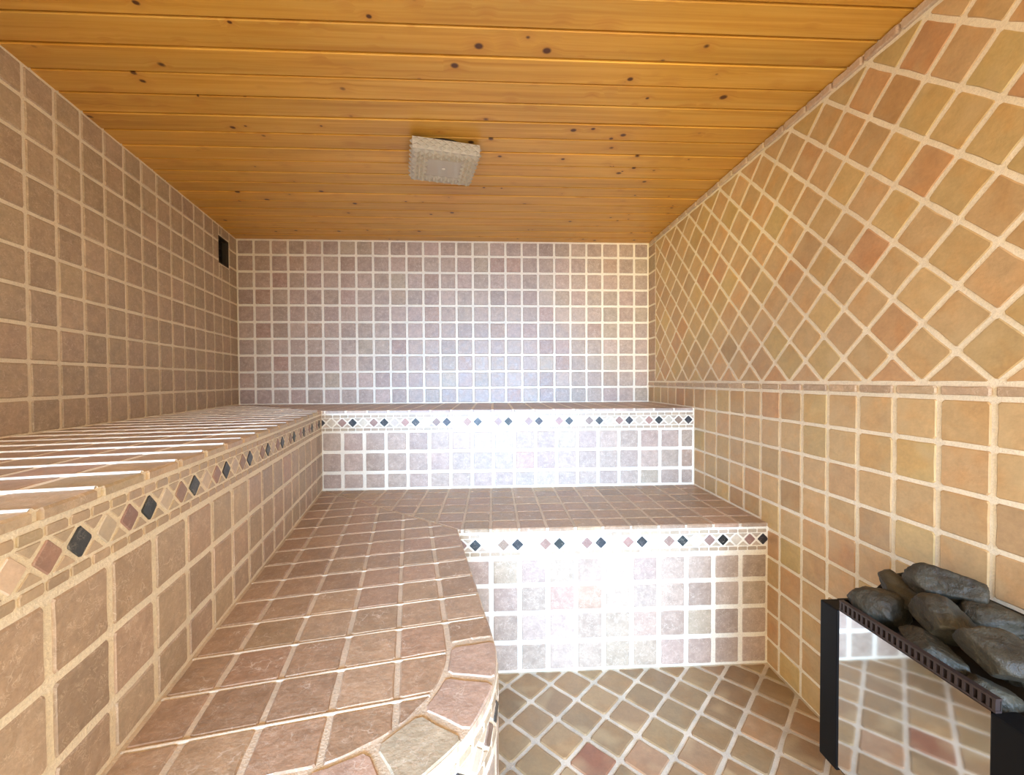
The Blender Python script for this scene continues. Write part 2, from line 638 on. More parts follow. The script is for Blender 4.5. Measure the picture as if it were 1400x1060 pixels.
zl = [ZC - 0.02] + [3.566 - j * 1.0007 for j in range(-4, 5)] + [ZU - 0.02]
ss = [0.03] + [0.1 + n for n in range(1, 25)]
hole = (-VS1, -VS0, VZ0, VZ1)
for i in range(len(ss) - 1):
    for j in range(len(zl) - 1):
        for r in minus_rect((-ss[i + 1], -ss[i], zl[j + 1], zl[j]), hole):
            put_tile('tile', F_left, rect(*r), wall_left, 'stone', vary((0.505, 0.40, 0.28), 0.05, 0.012), gap=0.10)

# right wall: straight clay tiles below, strips of cut stone, diagonal clay tiles above
al = [0.02] + [0.908 + m for m in range(0, 26)]
zrw = [-0.416 - 0.982 * j for j in range(0, 10)] + [-ZF]
for i in range(len(al) - 1):
    for j in range(10):
        u0, u1, v0, v1 = al[i], al[i + 1], zrw[j + 1], zrw[j]
        yc = D - (u0 + u1) / 2
        if yc > YU:
            v0 = max(v0, ZU)
        elif yc > YL:
            v0 = max(v0, ZL)
        if v1 - v0 < 0.12:
            continue
        put_tile('tile', F_right, rect(u0, u1, v0, v1), wall_right, 'terracotta', clay_col(), gap=0.085, rad=0.035, top=0.022)
    put_tile('border_strip', F_right, rect(al[i], al[i + 1], -0.40, -0.13), wall_right, 'stone', vary((0.55, 0.41, 0.27), 0.06, 0.02), gap=0.075, rad=0.03, top=0.045)
UD = D - 24.37
zst = [ZC - 0.25] + [8.556 - j for j in range(1, 9)] + [-0.13]
for j in range(len(zst) - 1):
    put_tile('border_strip', F_right, rect(0.02, UD, zst[j + 1], zst[j]), wall_right, 'stone', vary((0.46, 0.33, 0.22), 0.08, 0.03), gap=0.10, rad=0.03)
for i in range(26):
    put_tile('border_strip', F_right, rect(0.3 + 0.98 * i, 0.3 + 0.98 * (i + 1), 8.20, ZC), wall_right, 'stone', vary((0.60, 0.47, 0.35), 0.06, 0.02), gap=0.06, rad=0.03, top=0.09)
HY, HZ = 0.701, 0.685
for a in range(-20, 24):
    for b in range(-1, 14):
        if (a + b) % 2 == 0:
            continue
        uc, vc = D - 13.18 + a * HY, -0.12 + b * HZ
        p = [(uc - HY, vc), (uc, vc - HZ), (uc + HY, vc), (uc, vc + HZ)]
        p = clip_rect(p, UD, D - 1.2, -0.12, 8.19)
        if p:
            put_tile('tile', F_right, p, wall_right, 'terracotta', clay_col(), gap=0.085, rad=0.035, top=0.018)

# ------------------------------------------------------------------ plan outlines of the benches
def inter(s_t, yv):
    # the point with t = s_t on the left system and y = yv
    s = (D + s_t * SA - yv) / CA
    return LP(s, s_t)

S_END_U = 27.0
C_in = inter(TU, YU)
O_out = inter(TL, YL)
AC, RO, RI = (20.05, 8.43), 3.0, 2.11
S_END_L = AC[0] + RO

def arc_pts(r, n=18):
    """From the bench end (facing the doorway) round to the straight side, as (s, t)."""
    return [(AC[0] + r * math.cos(math.radians(a)), AC[1] + r * math.sin(math.radians(a))) for a in [90.0 * i / n for i in range(n + 1)]]

plan_low = [C_in, (XR, YU), (XR, YL), O_out] + [LP(*p) for p in reversed(arc_pts(RO))] + [LP(S_END_L, TU)]
plan_up = [LP(0, 0), (XR, D), (XR, YU), C_in, LP(S_END_U, TU), LP(S_END_U, 0)]

def bisector_side(p, corner, wall_corner):
    return (wall_corner[0] - corner[0]) * (p[1] - corner[1]) - (wall_corner[1] - corner[1]) * (p[0] - corner[0])

class Path:
    """Polyline in plan with the outward normal on its right-hand side."""
    def __init__(s, pts):
        s.p = [Vector((q[0], q[1], 0)) for q in pts]
        s.l = [0]
        for i in range(1, len(s.p)):
            s.l.append(s.l[-1] + (s.p[i] - s.p[i - 1]).length)
        s.len = s.l[-1]

    def at(s, l):
        for i in range(1, len(s.p)):
            if l <= s.l[i] or i == len(s.p) - 1:
                d = (s.p[i] - s.p[i - 1]).normalized()
                return s.p[i - 1] + d * (l - s.l[i - 1]), d

    def frame(s, l):
        p, _ = s.at(l)
        a, _ = s.at(max(0, l - 0.05))
        b, _ = s.at(min(s.len, l + 0.05))
        u = (b - a).normalized()
        return Frame((p.x, p.y, 0), (u.x, u.y, 0), (0, 0, 1))

    def chord(s, l0, l1):
        a, _ = s.at(l0)
        b, _ = s.at(l1)
        u = (b - a).normalized()
        m, _ = s.at((l0 + l1) / 2)
        h = (a + b) / 2
        return Frame((h.x, h.y, 0), (u.x, u.y, 0), (0, 0, 1)), (b - a).length

    def strip(s, name, z0, z1, off, mat, parent):
        bm = bmesh.new()
        rings = []
        for i, p in enumerate(s.p):
            d = Vector((0, 0, 0))
            if i > 0:
                d += (s.p[i] - s.p[i - 1]).normalized()
            if i < len(s.p) - 1:
                d += (s.p[i + 1] - s.p[i]).normalized()
            d.normalize()
            n = d.cross(Vector((0, 0, 1)))
            a, b = p + n * off, p - n * 0.12
            rings.append([bm.verts.new(W(q.x, q.y, z)) for q, z in ((a, z0), (a, z1), (b, z1), (b, z0))])
        for i in range(len(rings) - 1):
            for k in range(4):
                bm.faces.new((rings[i][k], rings[i + 1][k], rings[i + 1][(k + 1) % 4], rings[i][(k + 1) % 4]))
        bm.faces.new(rings[0])
        bm.faces.new(rings[-1])
        return bm_obj(name, bm, mat, parent)

P_UL = Path([LP(S_END_U, TU), C_in])
P_UB = Path([C_in, (XR, YU)])
P_LB = Path([O_out, (XR, YL)])
P_LC = Path([LP(S_END_L, TU)] + [LP(*p) for p in arc_pts(RO)] + [O_out])
L_ARC0 = P_LC.l[1]
L_ARC1 = P_LC.l[19]

DIA = {0: (0.60, 0.485, 0.35), 1: (0.33, 0.21, 0.15), 2: (0.030, 0.034, 0.036)}

def dia_col(k):
    if k == 0:
        return vary((0.62, 0.52, 0.39), 0.05, 0.02)
    if k == 1:
        return vary((0.34, 0.21, 0.155), 0.14, 0.04)
    return vary((0.034, 0.038, 0.040), 0.25, 0.05)

def frieze(path, ztop, zbot, l_dark, period, parent, strip_off=0.012, l0=0.0, l1=None):
    """Border of diamonds between two rows of little bricks; l_dark: a dark diamond's place on the path."""
    l1 = path.len if l1 is None else l1
    part = path.strip('mosaic_frieze', zbot, ztop - 0.13, strip_off, 'grout', parent)
    part['label'] = 'mosaic border of small diamonds between rows of tiny bricks'
    q = period / 3
    zc, hd = ztop - 0.575, 0.205
    hw = min(0.205, q * 0.46)
    i0 = math.ceil((l0 + 0.1 - l_dark) / q) - 1
    i = i0
    while True:
        l = l_dark + i * q
        if l > l1 + q:
            break
        k = (i + 2) % 3
        # clipped at the ends of the path
        fr = path.frame(min(max(l, 0.01), path.len - 0.01))
        fr = Frame(tuple(fr.o + fr.u * (l - min(max(l, 0.01), path.len - 0.01))), fr.u, fr.v)
        e0, e1 = l0 + 0.03 - l, l1 - 0.03 - l
        d = clip_rect([(-hw, zc), (0, zc - hd), (hw, zc), (0, zc + hd)], e0, e1, -99, 99)
        if d:
            put_tile('diamond_tile', fr, d, part, 'mosaic', dia_col(k), gap=0.0, top=0.02 + strip_off, depth=0.02, bev=0.012, rad=0.02, jit=0, tilt=0, minarea=0.004)
        lm = l + q / 2
        if l0 < lm < l1:
            fm = path.frame(lm)
            e0, e1 = l0 + 0.03 - lm, l1 - 0.03 - lm
            for sg in (1, -1):
                tri = [(-q / 2 + 0.05, zc + sg * (hd + 0.015)), (0, zc + sg * 0.055), (q / 2 - 0.05, zc + sg * (hd + 0.015))]
                if sg < 0:
                    tri = tri[::-1]
                if poly_area(tri) < 0:
                    tri = tri[::-1]
                tri = clip_rect(tri, e0, e1, -99, 99)
                if tri:
                    put_tile('triangle_tile', fm, tri, part, 'mosaic', vary((0.56, 0.45, 0.32), 0.05, 0.01), gap=0.015, top=0.014 + strip_off, depth=0.02, bev=0.008, rad=0.015, jit=0, tilt=0, minarea=0.003)
        i += 1
    bl = 0.35
    l = l0 + RNG.uniform(-0.3, 0)
    n = 0
    while l < l1:
        for zz, ph in ((ztop - 0.275, 0.0), (ztop - 0.893, 0.0)):
            a, b = max(l + ph, l0 + 0.02), min(l + ph + bl, l1 - 0.02)
            if b - a > 0.12:
                fr, L = path.chord(a, b)
                put_tile('border_brick', fr, rect(-L / 2, L / 2, zz - 0.078, zz + 0.078), part, 'mosaic', vary((0.50, 0.385, 0.26), 0.05, 0.012), gap=0.035, top=0.018 + strip_off, depth=0.02, bev=0.01, rad=0.02, jit=0, tilt=0, minarea=0.004)
        l += bl
    return part

def riser(path, rows, joints, parent, off=0.012, gap=0.125, name='riser', col=stone_col):
    part = path.strip('riser', rows[-1], rows[0], off, 'grout', parent)
    for i in range(len(joints) - 1):
        a, b = joints[i], joints[i + 1]
        fr, L = path.chord(a, b)
        for j in range(len(rows) - 1):
            put_tile('tile', fr, rect(-L / 2, L / 2, rows[j + 1], rows[j]), part, 'stone', col(), gap=gap, top=0.022 + off)
    return part

def joints_from(anchor, pitch, l0, l1, mn=0.25):
    k = math.floor((anchor - l0) / pitch)
    a = anchor - k * pitch
    js = [l0]
    if a - l0 < mn:
        a += pitch
    while a < l1 - mn:
        js.append(a)
        a += pitch
    js.append(l1)
    return js

# ------------------------------------------------------------------ upper bench
def ccw(p):
    return p if poly_area(p) > 0 else p[::-1]

bench_up = empty('sauna_bench', W(-9, 12, -ZF), 'higher tiled masonry bench running along the left and back walls', 'bench')
bm = bmesh.new()
bm_prism(bm, plan_up, -ZF, ZU - 0.4)
bm_obj('masonry_core', bm, 'grout', bench_up)
bm = bmesh.new()
bm_prism(bm, plan_up, ZU - 0.4, ZU - 0.008)
seat = bm_obj('seat', bm, 'grout', bench_up)
NOS = 0.07       # the edge tiles overhang this much
tlines = [0.03, 1.03, 2.02, 3.01, 4.00, 4.98, TU + NOS]
s_lines = [17.6 + 0.965 * n for n in range(-19, 10)]
wc = LP(0, 0)
for i in range(len(s_lines) - 1):
    for j in range(6):
        p = ccw([LP(s_lines[i], tlines[j]), LP(s_lines[i + 1], tlines[j]), LP(s_lines[i + 1], tlines[j + 1]), LP(s_lines[i], tlines[j + 1])])
        # keep the left-hand side of the mitre from the wall corner to the inner corner
        a, b = -(C_in[1] - wc[1]), (C_in[0] - wc[0])
        p = clip(p, -a, -b, -(a * wc[0] + b * wc[1]))
        if not p:
            continue
        if j == 5:
            put_tile('edge_tile', F_seatU, p, seat, 'seat_stone', vary((0.55, 0.42, 0.27), 0.07, 0.03), gap=0.07, top=0.0, depth=0.13, bev=0.03, rad=0.04)
        else:
            put_tile('tile', F_seatU, p, seat, 'seat_stone', vary((0.50, 0.37, 0.275), 0.07, 0.02), gap=0.08, top=0.0, depth=0.05, bev=0.03)
ylines = [D - 0.03, D - 1.0, D - 2.0, D - 3.0, D - 4.0, D - 4.95, YU - NOS]
xl_ = [XR - 0.02 - 0.975 * n for n in range(0, 27)]
for i in range(len(xl_) - 1):
    for j in range(6):
        p = [(xl_[i + 1], ylines[j + 1]), (xl_[i], ylines[j + 1]), (xl_[i], ylines[j]), (xl_[i + 1], ylines[j])]
        a, b = -(C_in[1] - wc[1]), (C_in[0] - wc[0])
        p = clip(p, a, b, a * wc[0] + b * wc[1])
        if not p:
            continue
        if j == 5:
            put_tile('edge_tile', F_seatU, p, seat, 'seat_stone', vary((0.55, 0.43, 0.33), 0.06, 0.02), gap=0.07, top=0.0, depth=0.13, bev=0.03, rad=0.04)
        else:
            put_tile('tile', F_seatU, p, seat, 'seat_stone', vary((0.50, 0.37, 0.275), 0.07, 0.02), gap=0.08, top=0.0, depth=0.05, bev=0.03)

def grout_joint(s, t0, t1, z, h, w, parent, mat):
    """A slightly proud, rounded joint across the seat at s, from t0 to t1."""
    prof = [(-w / 2, -0.02), (-w / 2, 0.0), (-w / 4, h * 0.8), (0, h), (w / 4, h * 0.8), (w / 2, 0.0), (w / 2, -0.02)]
    n = max(2, int((t1 - t0) / 0.5))
    vs, fs = [], []
    for i in range(n + 1):
        t = t0 + (t1 - t0) * i / n
        k = RNG.uniform(0.75, 1.15)
        for a, b in prof:
            p = LP(s + a + RNG.uniform(-0.006, 0.006), t)
            vs.append(W(p[0], p[1], z + (b * k if b > 0 else b)))
    m = len(prof)
    for i in range(n):
        for k in range(m - 1):
            fs.append((i * m + k, i * m + k + 1, (i + 1) * m + k + 1, (i + 1) * m + k))
    fs += [tuple(range(m)), tuple(range(n * m, n * m + m))[::-1]]
    return mesh_obj('grout_joint', vs, fs, mat, parent, True)

s_cin = (C_in[0] - XB) * SA - (C_in[1] - D) * CA
for sv in s_lines:
    t_m = TU * sv / s_cin
    if sv > 2.0:
        grout_joint(sv, 0.06, min(TU - 0.02, t_m - 0.05), ZU - 0.004, 0.030, 0.085, seat, 'grout')

def l_of_s(s):
    return S_END_U - s

rows_u = [-2.395, -3.37, -4.34, ZL + 0.02]
frieze(P_UL, ZU, -2.395, l_of_s(21.81), 1.405, bench_up)
riser(P_UL, rows_u, joints_from(l_of_s(21.31), 0.99, 0.0, P_UL.len - 0.02), bench_up, gap=0.10, col=lambda: vary((0.51, 0.39, 0.285), 0.06, 0.02))
frieze(P_UB, ZU, -2.36, 1.44, 1.455, bench_up)
riser(P_UB, [-2.36, -3.32, -4.29, ZL + 0.02], joints_from(0.96, 1.005, 0.0, P_UB.len - 0.02), bench_up, gap=0.14)

# ------------------------------------------------------------------ lower bench
bench_lo = empty('sauna_bench', W(-2, 13, -ZF), 'lower tiled masonry bench with a rounded corner, stepping down to the floor', 'bench')
bm = bmesh.new()
bm_prism(bm, plan_low, -ZF, ZL - 0.4)
bm_obj('masonry_core', bm, 'grout', bench_lo)
bm = bmesh.new()
bm_prism(bm, plan_low, ZL - 0.4, ZL - 0.022)
seat = bm_obj('seat', bm, 'grout_seat', bench_lo)

mt = (O_out[0] - C_in[0], O_out[1] - C_in[1])
ma, mb = -mt[1], mt[0]
mc = ma * C_in[0] + mb * C_in[1]
t_lines = [TU + 0.03, 6.69, 7.665, 8.64, 9.61, 10.55]
s_lo = [21.21 - 0.9855 * n for n in range(-2, 18)]
inner_region = ccw([LP(4.0, TU)] + [LP(4.0, AC[1] + RI)] + [LP(*p) for p in reversed(arc_pts(RI))] + [LP(AC[0] + RI, TU)])
for i in range(len(s_lo) - 1):
    for j in range(5):
        p = ccw([LP(s_lo[i], t_lines[j]), LP(s_lo[i + 1], t_lines[j]), LP(s_lo[i + 1], t_lines[j + 1]), LP(s_lo[i], t_lines[j + 1])])
        p = clip_inside(p, inner_region)
        if p:
            p = clip(p, -ma, -mb, -mc)
        if p:
            put_tile('tile', F_seatL, p, seat, 'seat_stone', seat_col(), gap=0.06, top=0.0, depth=0.06, bev=0.035, tilt=0.006, minarea=0.01)
# edge tiles along the straight side
TE = TL + NOS * 0.6
s_edge = [s for s in s_lo if s < 19.6] + []
s_edge = [AC[0] - 0.05] + [s for s in s_lo if s < 19.5]
for i in range(len(s_edge) - 1):
    p = ccw([LP(s_edge[i], 10.55), LP(s_edge[i + 1], 10.55), LP(s_edge[i + 1], TE), LP(s_edge[i], TE)])
    p = clip(p, -ma, -mb, -mc)
    if p:
        put_tile('edge_tile', F_seatL, p, seat, 'seat_stone', seat_col(), gap=0.075, top=0.0, depth=0.13, bev=0.035, tilt=0.006)
# wedge-shaped edge tiles round the corner
angs = [0, 24, 46.5, 68.5, 90]
for i in range(4):
    a0, a1 = math.radians(angs[i]), math.radians(angs[i + 1])
    ro = RO + NOS * 0.6
    n = 5
    pts = [LP(AC[0] + r * math.cos(a), AC[1] + r * math.sin(a)) for r, rng in ((ro, [a0 + (a1 - a0) * k / n for k in range(n + 1)]), (RI, [a1, a0])) for a in rng]
    put_tile('edge_tile', F_seatL, ccw(pts), seat, 'seat_stone', (0.50, 0.42, 0.29) if i == 1 else vary((0.49, 0.34, 0.25), 0.05, 0.015), gap=0.085, top=0.0, depth=0.13, bev=0.035, tilt=0.0, rad=0.07)
# edge tiles along the end that faces the doorway
te = [AC[1], 7.4, 6.4, TU + 0.03]
for i in range(3):
    p = ccw([LP(AC[0] + RI, te[i]), LP(S_END_L + NOS * 0.6, te[i]), LP(S_END_L + NOS * 0.6, te[i + 1]), LP(AC[0] + RI, te[i + 1])])
    put_tile('edge_tile', F_seatL, p, seat, 'seat_stone', seat_col(), gap=0.075, top=0.0, depth=0.13, bev=0.035)
s_out = (O_out[0] - XB) * SA - (O_out[1] - D) * CA
for sv in s_lo:
    t_m = TU + (TL - TU) * (sv - s_cin) / (s_out - s_cin)
    if sv > AC[0]:
        if sv - AC[0] > RI:
            continue
        t_m = AC[1] + math.sqrt(RI ** 2 - (sv - AC[0]) ** 2)
    elif sv > 19.5:
        t_m = AC[1] + RI
    t_m = min(t_m, TL)
    if t_m - TU > 0.4:
        grout_joint(sv, TU + 0.05, t_m - 0.06, ZL - 0.014, 0.016, 0.065, seat, 'grout_seat')
# back part of the lower seat
y_lo = [YU - 0.03, 18.93, 17.94, 16.95, 15.96, 14.97, YL - NOS]
x_lo = [-0.09 + 0.981 * n for n in range(-9, 11)]
x_lo[-1] = XR - 0.02
for i in range(len(x_lo) - 1):
    for j in range(6):
        p = [(x_lo[i], y_lo[j + 1]), (x_lo[i + 1], y_lo[j + 1]), (x_lo[i + 1], y_lo[j]), (x_lo[i], y_lo[j])]
        p = clip(p, ma, mb, mc)
        if not p:
            continue
        if j == 5:
            put_tile('edge_tile', F_seatL, p, seat, 'seat_stone', seat_col(), gap=0.075, top=0.0, depth=0.13, bev=0.035, rad=0.04)
        else:
            put_tile('tile', F_seatL, p, seat, 'seat_stone', seat_col(), gap=0.07, top=0.0, depth=0.06, bev=0.03, tilt=0.005)

rows_l = [-6.16, -7.10, -8.07, -9.09, -ZF + 0.02]
frieze(P_LB, ZL, -6.16, -0.62 - O_out[0], 1.455, bench_lo)
riser(P_LB, rows_l, joints_from(-0.08 - O_out[0], 0.981, 0.0, P_LB.len - 0.02), bench_lo, gap=0.14)
frieze(P_LC, ZL, -6.16, L_ARC0 + 2.2, 1.42, bench_lo)
jl = joints_from(L_ARC0, 0.93, 0.0, L_ARC0 + 0.02, 0.4)[:-1]
jl += [L_ARC0 + (L_ARC1 - L_ARC0) * k / 8 for k in range(9)]
jl += joints_from(L_ARC1 + 0.95, 0.95, L_ARC1, P_LC.len)[1:]
riser(P_LC, rows_l, jl, bench_lo, gap=0.12)

# ------------------------------------------------------------------ floor tiles
hx, hy = 0.7265, 0.714
floor_keep = []
arc_o = arc_pts(RO + 0.02, 12)
def in_bench(x, y):
    q = (x - XB, y - D)
    s, t = q[0] * SA - q[1] * CA, q[0] * CA + q[1] * SA
    if y > YL:
        return True
    if t > TL + 0.0:
        return False
    if s < AC[0]:
        return True
    if t < AC[1]:
        return s < S_END_L
    return math.hypot(s - AC[0], t - AC[1]) < RO
for a in range(-14, 13):
    for b in range(-13, 5):
        if (a + b) % 2 == 0:
            continue
        uc, vc = 1.88 + a * hx, 12.13 + b * hy
        p = [(uc - hx, vc), (uc, vc - hy), (uc + hx, vc), (uc, vc + hy)]
        p = clip_rect(p, -8, XR - 0.03, 3.0, YL - 0.03)
        if not p:
            continue
        cx = sum(q[0] for q in p) / len(p)
        cyv = sum(q[1] for q in p) / len(p)
        if all(in_bench(*q) for q in p) and in_bench(cx, cyv):
            continue
        # trim along the bench side
        if any(in_bench(*q) for q in p):
            s = (cx - XB) * SA - (cyv - D) * CA
            t = (cx - XB) * CA + (cyv - D) * SA
            if s < AC[0]:
                p = clip(p, CA, SA, CA * XB + SA * D + TL + 0.03)
            else:
                ang = math.atan2(max(t - AC[1], 0), s - AC[0])
                nd = (SA * math.cos(ang) + CA * math.sin(ang), -CA * math.cos(ang) + SA * math.sin(ang))
                e = LP(AC[0] + (RO + 0.03) * math.cos(ang), min(t, AC[1]) + (RO + 0.03) * math.sin(ang))
                p = clip(p, nd[0], nd[1], nd[0] * e[0] + nd[1] * e[1])
            if not p:
                continue
        col = (0.30, 0.135, 0.08) if (a, b) == (1, -2) else floor_col()
        put_tile('tile', F_floor, p, floor, 'terracotta', col, gap=0.115, rad=0.045, top=0.03, bev=0.03, tilt=0.006)

# ------------------------------------------------------------------ ventilation opening
vent = empty('air_vent', W(*(F_left.o + F_left.u * (-(VS0 + VS1) / 2) + F_left.v * VZ0)), 'dark rectangular ventilation opening high in the left wall', 'air vent')
def lw(u, v, n):
    p = F_left.o + F_left.u * u + F_left.v * v + F_left.n * n
    return W(*p)
vs, fs = [], []
d0, d1 = -0.02, -0.85
for n_ in (d0, d1):
    for (u, v) in ((-VS1 + 0.01, VZ0 + 0.01), (-VS0 - 0.01, VZ0 + 0.01), (-VS0 - 0.01, VZ1 - 0.01), (-VS1 + 0.01, VZ1 - 0.01)):
        vs.append(lw(u, v, n_))
for k in range(4):
    fs.append((k, (k + 1) % 4, 4 + (k + 1) % 4, 4 + k))
fs.append((4, 5, 6, 7))
mesh_obj('duct', vs, fs, 'dark_void', vent)
bm = bmesh.new()
def lbox(bm, u0, u1, v0, v1, n0, n1):
    vv = [bm.verts.new(lw(u, v, n)) for u in (u0, u1) for v in (v0, v1) for n in (n0, n1)]
    for f in ((0, 1, 3, 2), (4, 6, 7, 5), (0, 4, 5, 1), (2, 3, 7, 6), (0, 2, 6, 4), (1, 5, 7, 3)):
        bm.faces.new([vv[i] for i in f])
lbox(bm, -VS1 + 0.01, -VS1 + 0.06, VZ0 + 0.02, VZ1 - 0.02, -0.30, 0.0)
lbox(bm, -VS0 - 0.06, -VS0 - 0.01, VZ0 + 0.02, VZ1 - 0.02, -0.30, 0.0)
lbox(bm, -VS1 + 0.06, -VS0 - 0.06, VZ0 + 0.02, VZ0 + 0.07, -0.30, 0.0)
lbox(bm, -VS1 + 0.06, -VS0 - 0.06, VZ1 - 0.07, VZ1 - 0.02, -0.30, 0.0)
bm_obj('sleeve', bm, 'vent_metal', vent)
for k in range(3):
    bm = bmesh.new()
    v = VZ0 + 0.38 + 0.38 * k
    vv = [bm.verts.new(lw(u, v + dv, n)) for u in (-VS1 + 0.06, -VS0 - 0.06) for dv, n in ((0.0, -0.5), (0.03, -0.5), (-0.12, -0.34), (-0.15, -0.34))]
    for f in ((0, 1, 2, 3), (7, 6, 5, 4), (0, 4, 5, 1), (1, 5, 6, 2), (2, 6, 7, 3), (3, 7, 4, 0)):
        bm.faces.new([vv[i] for i in f])
    bm_obj('louvre', bm, 'dark_void', vent)

# ------------------------------------------------------------------ ceiling lamp of pressed glass
lamp = empty('ceiling_lamp', W(-1.78, 15.72, ZC), 'square pressed-glass ceiling lamp on the pine boards', 'lamp')
LM = Matrix.Translation(W(-1.78, 15.72, 0)) @ Matrix.Rotation(math.radians(12.5), 4, 'Z')
zt0, zb0, hb = (8.31 + ZF) * U, (7.93 + ZF) * U, 1.17 * U
zo = W(0, 0, 0).z
LMz = Matrix.Translation((W(-1.78, 15.72, 0).x, W(-1.78, 15.72, 0).y, 0)) @ Matrix.Rotation(math.radians(12.5), 4, 'Z')
bm = bmesh.new()
def facet_grid(bm, fn, nu, nv, amp, flat=None):
    """A quilted sheet: diamond facets raised from a grid; fn(a, b, h) gives the point."""
    g = {}
    for i in range(nu * 2 + 1):
        for j in range(nv * 2 + 1):
            a, b = i / (2 * nu), j / (2 * nv)
            h = amp if (i % 2 == 1 and j % 2 == 1) else (0.0 if (i + j) % 2 else amp * 0.0)
            if (i % 2 == 0 and j % 2 == 0) and 0 < i < 2 * nu and 0 < j < 2 * nv:
                h = amp
            if flat and flat(a, b):
                h = amp * 0.25
            g[i, j] = bm.verts.new(fn(a, b, h))
    for i in range(nu * 2):
        for j in range(nv * 2):
            q = [g[i, j], g[i + 1, j], g[i + 1, j + 1], g[i, j + 1]]
            if (i + j) % 2:
                bm.faces.new((q[0], q[1], q[2]))
                bm.faces.new((q[0], q[2], q[3]))
            else:
                bm.faces.new((q[0], q[1], q[3]))
                bm.faces.new((q[1], q[2], q[3]))
amp = 0.010
tp = 0.985
for k in range(4):
    R = Matrix.Rotation(k * math.pi / 2, 4, 'Z')
    def side(a, b, h, R=R):
        sc = 1.0 + (tp - 1.0) * (1 - b)
        return LMz @ R @ Vector(((a * 2 - 1) * hb * sc, -(hb * sc + h), zb0 + (zt0 - zb0) * b))
    facet_grid(bm, side, 8, 2, amp)
def bottom(a, b, h):
    return LMz @ Vector(((a * 2 - 1) * hb * tp, (b * 2 - 1) * hb * tp, zb0 - h))
facet_grid(bm, bottom, 8, 8, amp, flat=lambda a, b: abs(a - 0.5) < 0.27 and abs(b - 0.5) < 0.27)
bmesh.ops.remove_doubles(bm, verts=bm.verts, dist=0.0005)
shade = bm_obj('glass_shade', bm, 'pressed_glass', lamp)
sm = shade.modifiers.new('thickness', 'SOLIDIFY')
sm.thickness = 0.004
sm.offset = -1
bm = bmesh.new()
bmesh.ops.create_cone(bm, cap_ends=True, segments=40, radius1=0.104, radius2=0.104, depth=0.02, matrix=LMz @ Matrix.Translation((0, 0, (ZC + ZF) * U - 0.0095)))
bm_obj('base', bm, 'lamp_base', lamp)
bm = bmesh.new()
bmesh.ops.create_cone(bm, cap_ends=True, segments=24, radius1=0.019, radius2=0.022, depth=0.018, matrix=LMz @ Matrix.Translation((0, 0, (ZC + ZF) * U - 0.0275)))
bm_obj('socket', bm, 'porcelain', lamp)
bm = bmesh.new()
bmesh.ops.create_uvsphere(bm, u_segments=20, v_segments=12, radius=0.015, matrix=LMz @ Matrix.Translation((0, 0, (ZC + ZF) * U - 0.047)))
bm_obj('bulb', bm, 'porcelain', lamp, True)
for sx in (-1, 1):
    for sy in (-1, 1):
        bm = bmesh.new()
        bm_box(bm, (sx * 0.078 - 0.006, sy * 0.078 - 0.006, zt0 - 0.012), (sx * 0.078 + 0.006, sy * 0.078 + 0.006, (ZC + ZF) * U - 0.001), 0.001, LMz)
        bm_obj('clip', bm, 'lamp_base', lamp)

# ------------------------------------------------------------------ heater on the right wall
HX0, HX1 = 7.30, XR - 0.1
HY0, HY1 = 5.22, 8.86
HZ0, HZ1 = -8.40, -4.93
heater = empty('sauna_heater', W((HX0 + HX1) / 2, (HY0 + HY1) / 2, HZ0), 'black wall-mounted sauna heater with mirror-polished front, filled with dark stones', 'heater')
PY0, PY1 = 5.70, 8.38

def hbox(name, lo, hi, mat, bev=0.0, parent=None):
    bm = bmesh.new()
    bm_box(bm, W(*lo), W(*hi), bev)
    return bm_obj(name, bm, mat, parent or heater)

for (ya, yz, ys) in ((PY1 + 0.01, HY1, HY1 - 0.07), (HY0, PY0 - 0.01, HY0)):
    # a corner post with a flat top and the thin side sheet behind it
    bm = bmesh.new()
    bm_box(bm, W(HX0, ya, HZ0), W(HX0 + 0.42, yz, HZ1), 0.003)
    bm_box(bm, W(HX0 + 0.40, ys, HZ0), W(HX1, ys + 0.07, HZ1))
    bm_obj('side_panel', bm, 'black_metal', heater)
hbox('front_panel', (HX0 + 0.03, PY0, HZ0 + 0.1), (HX0 + 0.10, PY1, HZ1 - 0.0), 'mirror_steel')['label'] = 'mirror-polished steel front panel'
hbox('base_plate', (HX0 + 0.1, PY0, HZ0), (HX1, PY1, HZ0 + 0.12), 'black_metal')
hbox('stone_tray', (HX0 + 0.45, HY0 + 0.1, HZ1 - 0.62), (HX1 - 0.18, HY1 - 0.1, HZ1 - 0.50), 'dark_void')
